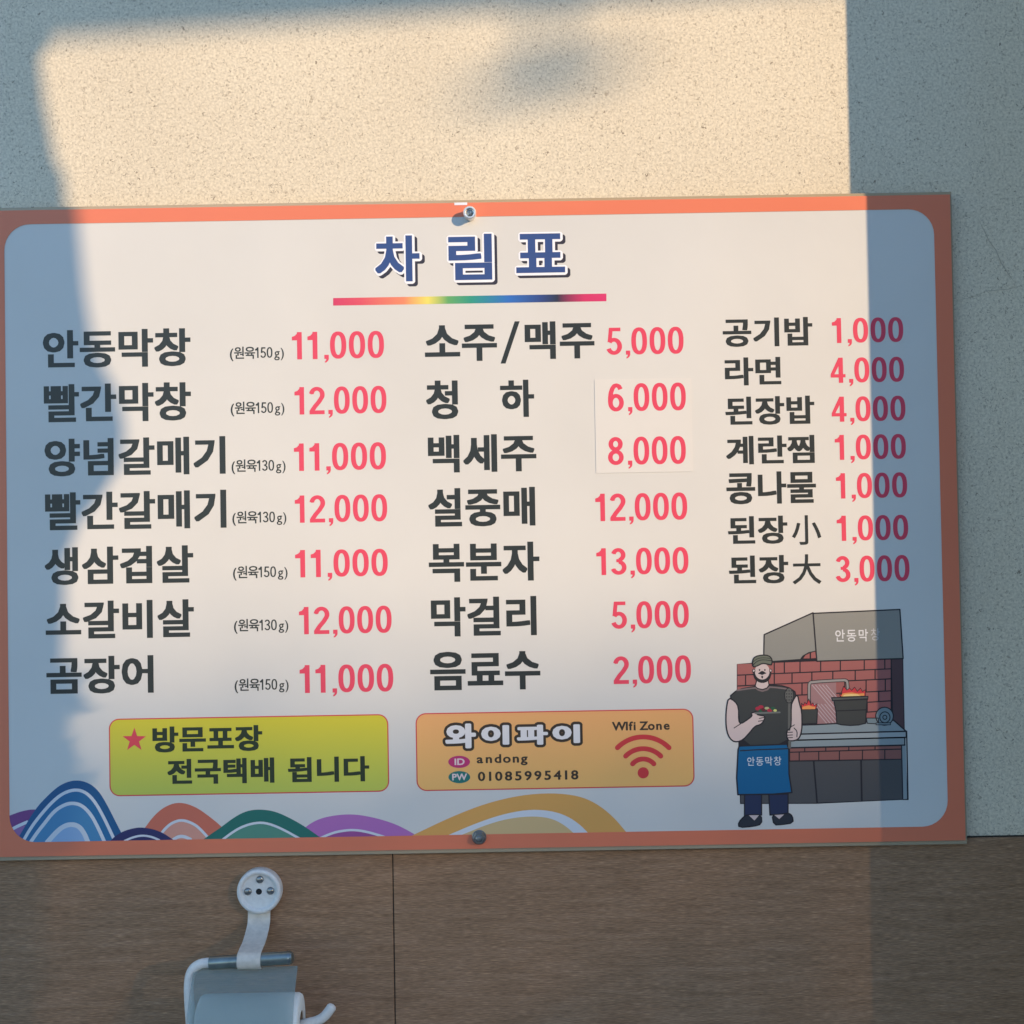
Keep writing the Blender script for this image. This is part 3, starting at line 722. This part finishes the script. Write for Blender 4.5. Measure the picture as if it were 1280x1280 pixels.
bm = bmesh.new(); lathe(bm, (p.x, 0, p.z), [(0, .0012), (.0058, .0012), (.0060, .0022), (.0060, .0052), (.0050, .0062), (.0032, .0062), (.0031, .0086), (.0022, .0096), (0, .0098)], 6)
nutb = frombm('nut', bm, DKS, bt)
bm = bmesh.new(); lathe(bm, (p.x, -.0062, p.z), [(.0030, 0), (.0030, .0026), (.0020, .0036), (0, .0038)], 20); frombm('stud', bm, DKS, bt, True)

# ------------------------------------------------------------------ toilet paper holder under the board
WP = mat('white_painted_metal', (.74, .72, .68), .38, spec=.5, bump=(300, .15, .0006), grain=.06)
WORN = mat('worn_white_metal', (.68, .62, .54), .48, spec=.4, bump=(180, .25, .0006), grain=.10)
BAR = mat('dull_steel_tube', (.26, .29, .27), .33, .85, bump=(120, .2, .0006), grain=.15)
hc = P(323, 1115.5, -.004)
hold = empty('paper_holder', (hc.x, WOOD_Y, hc.z - .10)); tag(hold, 'white wall-mounted toilet paper holder on the brown wood panel', 'paper holder')
bm = bmesh.new(); RR = .0207
lathe(bm, (hc.x, WOOD_Y, hc.z), [(RR, 0), (RR, .0075), (RR * .99, .0098), (RR * .95, .0112), (RR * .86, .0116), (RR * .79, .0108), (RR * .76, .0092), (RR * .72, .0088), (RR * .3, .0088), (.0001, .0088)], 56)
plate = frombm('mounting_disc', bm, WP, hold, True, 50)
for dx, dz, hole in ((.0009, .0110, 0), (-.0104, .0002, 0), (.0106, .0004, 0), (-.0002, -.0002, 1)):
    bm = bmesh.new()
    lathe(bm, (hc.x + dx, WOOD_Y - .0087, hc.z + dz), [(.0028, 0), (.0028, .0003), (0, .0003)] if hole else [(.0036, 0), (.0035, .0008), (.0028, .0018), (.0012, .0024), (0, .0024)], 24)
    if hole: frombm('center_hole', bm, mat('black_hole', (.012, .012, .012), .8), plate)
    else: frombm('screw', bm, DKS, plate, True)
YB = -.052                                                     # depth of the bar
ba = P(261.5, 1204.5, YB); bb = P(363.5, 1196.5, YB)
bar0 = P(262, 1203.5, YB); bar1 = P(361, 1197.2, YB)
bm = bmesh.new(); tube(bm, [bar0, bar1, bar1 + (bar1 - bar0).normalized() * .003, bar1 + (bar1 - bar0).normalized() * .0045], [.0058, .0058, .0050, .0025], 24)
barO = frombm('bar', bm, BAR, hold, True)
bm = bmesh.new(); e = (bar1 - bar0).normalized(); tube(bm, [bar1 - e * .0005, bar1 + e * .0012], [.0062, .0062], 24); frombm('end_ring', bm, DKS, barO, True)
# strap: a flat ribbon down the wall, bending out and round the bar
def ribbon(path, width, thick, xs_):
    bm = bmesh.new(); rings = []
    for i, (y, z) in enumerate(path):
        a = Vector(path[max(0, i - 1)]); b = Vector(path[min(len(path) - 1, i + 1)]); t = (b - a).normalized(); q = Vector((-t.y, t.x)) * thick / 2
        x = xs_[i]; w = width / 2
        rings.append([bm.verts.new((x - w, y + q.x, z + q.y)), bm.verts.new((x + w, y + q.x, z + q.y)), bm.verts.new((x + w, y - q.x, z - q.y)), bm.verts.new((x - w, y - q.x, z - q.y))])
    for a, b in zip(rings, rings[1:]):
        for k in range(4): bm.faces.new((a[k], a[(k + 1) % 4], b[(k + 1) % 4], b[k]))
    bm.faces.new(rings[0]); bm.faces.new(rings[-1][::-1])
    return bm
bz = (bar0.z + bar1.z) / 2; bcx = P(311, 1200, YB).x
ctl = [(WOOD_Y - .004, hc.z - .012), (WOOD_Y - .004, hc.z - .022), (WOOD_Y - .0055, hc.z - .030), (-.012, bz + .0125), (-.030, bz + .0085), (-.044, bz + .0080)]
ctl = smooth_(ctl, 2)
ctl += [(YB + .0072 * math.cos(R(a)), bz + .0072 * math.sin(R(a))) for a in range(84, 290, 14)]
n_ = len(ctl); xtop = P(325, 1160, WOOD_Y).x; xbot = P(310.5, 1203, YB - .007).x
xs_ = [xtop + (xbot - xtop) * min(1, max(0, (WOOD_Y - y) / (WOOD_Y - YB))) for y, z in ctl]
frombm('strap', ribbon(ctl, .0208, .0012, xs_), WORN, hold, True, 40)
# bent wire: from the bar down the left side, through the roll, out at the right with an upturned hook
YR = -.055
wa = bar0; path = [wa + Vector((.004, 0, 0)), P(256, 1203.5, YB), P(246, 1206.5, YB), P(239, 1214, YB), P(236, 1226, YB), P(236, 1245, YR), P(238, 1275, YR), P(240, 1296, YR), P(246, 1303, YR), P(262, 1304, YR),
                   P(352, 1288, YR), P(384, 1279, YR), P(396, 1276.5, YR), P(405, 1271.5, YR), P(411, 1264, YR), P(414.5, 1259, YR)]
path = [Vector(p) for p in path]
def sm3(p, it=2):
    for _ in range(it):
        o = [p[0]]
        for a, b in zip(p, p[1:]): o += [a * .75 + b * .25, a * .25 + b * .75]
        o.append(p[-1]); p = o
    return p
path = sm3(path); rad = [.0044] * len(path); tip = path[-1]; d = (path[-1] - path[-2]).normalized()
path += [tip + d * .0015, tip + d * .0026]; rad += [.0036, .0012]
bm = bmesh.new(); tube(bm, path, rad, 16); frombm('wire_arm', bm, WP, hold, True)
# smoky plastic flap hanging from the bar over the roll
smoke = bpy.data.materials.new('smoky_plastic'); smoke.use_nodes = True
b = smoke.node_tree.nodes['Principled BSDF']; b.inputs['Base Color'].default_value = (.25, .35, .34, 1); b.inputs['Roughness'].default_value = .35; b.inputs['Alpha'].default_value = .36
fx0 = P(243, 1230, YB).x; fx1 = P(372.5, 1230, YB).x
prof = [(YB, bz - .006), (YB - .006, bz - .011), (YB - .016, bz - .020), (YB - .026, bz - .032), (YB - .034, bz - .048), (YB - .038, bz - .066), (YB - .038, bz - .095)]
prof = smooth_(prof, 2)
bm = bmesh.new(); r0 = None
nn = 14
for side in (0, 1):
    pass
rings = []
for i, (y, z) in enumerate(prof):
    a = Vector(prof[max(0, i - 1)]); b2 = Vector(prof[min(len(prof) - 1, i + 1)]); t = (b2 - a).normalized(); q = Vector((-t.y, t.x)) * .0006
    rings.append([bm.verts.new((fx0, y + q.x, z + q.y)), bm.verts.new((fx1, y + q.x, z + q.y)), bm.verts.new((fx1, y - q.x, z - q.y)), bm.verts.new((fx0, y - q.x, z - q.y))])
for a, b2 in zip(rings, rings[1:]):
    for k in range(4): bm.faces.new((a[k], a[(k + 1) % 4], b2[(k + 1) % 4], b2[k]))
bm.faces.new(rings[0]); bm.faces.new(rings[-1][::-1])
tag(frombm('flap', bm, smoke, hold, True, 40), 'smoky translucent flap over the roll')
# the roll itself
TP = mat('tissue_paper', (.84, .85, .80), .9, spec=.2, bump=(500, .35, .0008), grain=.03)
rc0 = P(249, 1283, YR); rc1 = P(377, 1281, YR); rr = .0272
rollz = (P(310, 1243, YR).z - rr)
bm = bmesh.new(); cx0, cx1 = rc0.x, rc1.x
lathe(bm, (cx0, YR, rollz), [(.012, 0), (rr - .005, 0), (rr - .0015, .0015), (rr, .005), (rr, cx1 - cx0 - .003), (rr - .0015, cx1 - cx0 - .0005), (rr - .004, cx1 - cx0), (.012, cx1 - cx0), (.012, 0)], 64, Vector((1, 0, 0)))
roll = frombm('toilet_roll', bm, TP, None, True, 60); tag(roll, 'white toilet paper roll hanging in the wall holder', 'toilet paper')
bm = bmesh.new(); lathe(bm, (cx0 + .0006, YR, rollz), [(.0119, 0), (.0119, cx1 - cx0 - .0012), (.0109, cx1 - cx0 - .0012), (.0109, 0), (.0119, 0)], 32, Vector((1, 0, 0)))
frombm('cardboard_core', bm, mat('cardboard', (.35, .26, .17), .8), roll, True)

# ------------------------------------------------------------------ what shades the wall, standing outside the picture
def S(px, py, dist, y=0.0): return P(px, py, y) + SUN * dist
# 1 side wall of the entrance, to the right
e = S(1058.8, 120, .285, WALL_Y)
bm = bmesh.new(); box(bm, (e.x, e.y, 0), (e.x + .35, .2, 3.5), .001)
pl = frombm('entrance_pillar', bm, mat('pillar_plaster', (.36, .35, .33), .8, bump=(90, .3, .003), grain=.1)); tag(pl, 'plastered side pillar of the entrance, right of the menu wall', 'pillar')
# 2 row of shops across the street: its roof line cuts off the low sun
rl = S(640, 1700, 30)
bld = empty('shop_building', (14, rl.y - 4, 0)); tag(bld, 'low flat-roofed shop building across the street', 'building')
PLA = mat('grey_plaster', (.33, .32, .30), .85, grain=.1)
bm = bmesh.new(); box(bm, (-1, rl.y - 8, 0), (40, rl.y, rl.z - .25)); frombm('facade', bm, PLA, bld)
bm = bmesh.new(); box(bm, (-1.1, rl.y - 8.1, rl.z - .248), (40.1, rl.y + .002, rl.z), .01); frombm('roof_edge', bm, PLA, bld)
GL = mat('dark_glass', (.03, .035, .04), .1)
for fl in range(2):
    for i in range(10):
        bm = bmesh.new(); box(bm, (.8 + i * 3.8, rl.y - .05, 1 + fl * 3.2), (3.0 + i * 3.8, rl.y + .012, 2.6 + fl * 3.2), .004); frombm('window', bm, GL, bld)
# 3 unseen trunk added towards the sun, swollen to shape the left shadow; low leaves
prof_t = [(-40, 66), (40, 66), (82, 66), (98, 54), (160, 60), (240, 74), (262, 84), (330, 91), (420, 99), (480, 108), (520, 121), (555, 138), (600, 147), (635, 143), (665, 122), (700, 92), (740, 76), (850, 74), (900, 66), (1000, 60), (1300, 50)]
DT = 1.9; CX = -150
pts, rads = [], []
cdir = SUN.cross(Vector((0, 0, 1))).normalized()
for py, pxe in prof_t:
    c = S(CX + (0), py, DT); ed = S(pxe + .018 * 0, py, DT)
    # distance from the trunk's axis to the ray that grazes it
    d = ed - c; perp = (d - SUN * d.dot(SUN)).length
    c = Vector((c.x, c.y, c.z)); pts.append(c); rads.append(perp)
pts.append(Vector((pts[-1].x, pts[-1].y, 0))); rads.append(.14)
pts = [Vector((pts[0].x, pts[0].y, 3.0))] + pts; rads = [.12] + rads
tree_blocker = empty('trunk_blocker', (pts[-1].x, pts[-1].y, 0)); tag(tree_blocker, 'unseen gnarled trunk with leaves, added to shape the shadow at the left', 'tree_blocker')
BK = mat('bark', (.10, .075, .055), .9, bump=(40, .8, .01), grain=.3)
bm = bmesh.new(); tube(bm, pts, rads, 28); frombm('trunk', bm, BK, tree_blocker, True)
LF = mat('leaf', (.05, .09, .03), .6)
def leaves(name, spots, parent):
    V, F = [], []
    for c, sz in spots:
        d = Vector((random.uniform(-1, 1), random.uniform(-1, 1), random.uniform(-1, 1))).normalized(); q = d.cross(Vector((.3, .5, .8))).normalized()
        k = len(V); V += [c - d * sz, c + q * sz * .4, c + d * sz, c - q * sz * .4]; F.append([k, k + 1, k + 2, k + 3])
    return mesh(name, V, F, LF, parent)
sp = []
for i in range(420):
    py = random.uniform(840, 1060); px = random.gauss(66, 13) + 10 * math.sin(py * .06)
    sp.append((S(px, py, random.uniform(1.4, 2.4)), random.uniform(.008, .022)))
tag(leaves('leaves', sp, tree_blocker), kind='stuff')
tw = [S(60, 882, 1.7), S(98, 881.5, 1.7), S(124, 881, 1.7)]
bm = bmesh.new(); tube(bm, tw, [.004, .0032, .001], 6); frombm('twig', bm, BK, tree_blocker)
# 3b unseen leafy crown added to thin out the sun on the lower wall
DC = 24; V, F = [], []
for i in range(6900):
    px = random.uniform(-1100, 2500); py = 868 + 1150 * random.random() ** .78 + 8 * math.sin(px * .02)
    c = S(px, py, DC + random.uniform(-.9, .9)); sz = random.uniform(.025, .048)
    d = Vector((random.gauss(0, 1), random.gauss(0, 1), random.gauss(0, 1))).normalized(); q = d.cross(Vector((random.gauss(0, 1), random.gauss(0, 1), random.gauss(0, 1)))).normalized()
    k = len(V); V += [c - d * sz, c + q * sz * .5, c + d * sz, c - q * sz * .5]; F.append([k, k + 1, k + 2, k + 3])
fc = S(700, 1500, DC); far = empty('crown_blocker', (fc.x, fc.y, 0)); tag(far, 'unseen leafy crown added in front of the low sun to dim the lower wall', 'tree_blocker')
tag(mesh('leaves', V, F, LF, far), kind='stuff')
bm = bmesh.new(); tube(bm, [(fc.x, fc.y, 0), (fc.x + .05, fc.y, fc.z * .5), (fc.x, fc.y, fc.z - .2)], [.16, .12, .07], 14); frombm('trunk', bm, BK, far, True)
# 4 unseen cloth strip and hung disc, both added for the shadows up top
DA = 4.0
aL = S(-260, 64, DA, WALL_Y); aM = S(330, 25, DA, WALL_Y); dA = (aM - aL).normalized()
A0 = aL - dA * .3; A1 = aL + dA * 2.6
CL = mat('blocker_cloth', (.10, .12, .16), .85, bump=(60, .3, .004), grain=.12)
aw = empty('cloth_blocker', (A0.x, A0.y, 0)); tag(aw, 'unseen dark cloth strip on two posts, added to shade the top edge', 'cloth_blocker')
bm = bmesh.new()
v = []
for A in (A0, A1):
    for yy, zz in ((0, 0), (0, .5), (-.02, .5), (-.02, 0)): v.append(bm.verts.new((A.x, A.y + yy, A.z + zz)))
for k in range(4): bm.faces.new((v[k], v[(k + 1) % 4], v[4 + (k + 1) % 4], v[4 + k]))
bm.faces.new(v[:4]); bm.faces.new(v[4:][::-1]); frombm('blocker_strip', bm, CL, aw)
for A in (A0, A1):
    bm = bmesh.new(); box(bm, (A.x - .03, A.y - .09, 0), (A.x + .03, A.y - .03, A.z + .5), .004); frombm('post', bm, DKS, aw)
DL = 7.2
lc = S(684, 100, DL, WALL_Y)
sun_blocker = empty('hanging_blocker', (lc.x, lc.y, lc.z)); tag(sun_blocker, 'unseen disc on a rod, added for the soft shadow at top centre', 'sun_blocker')
side = Vector((1, 0, 0))
bm = bmesh.new(); lathe(bm, lc, [(.060, 0), (.058, .003), (.026, .010), (.010, .016), (.010, .13), (0, .135)], 28, Vector((0, 0, 1))); frombm('blocker_disc', bm, DKS, sun_blocker, True)
bm = bmesh.new(); tube(bm, [lc + Vector((0, 0, .13)), lc + Vector((0, 0, 1.2))], .009, 12); frombm('rod', bm, DKS, sun_blocker, True)
bm = bmesh.new(); tube(bm, [lc + Vector((-5, 0, 1.5)), lc + Vector((-2, 0, 1.25)), lc + Vector((0, 0, 1.2)), lc + Vector((2, 0, 1.25)), lc + Vector((5, 0, 1.5))], .008, 8); frombm('cable', bm, DKS, sun_blocker, True)
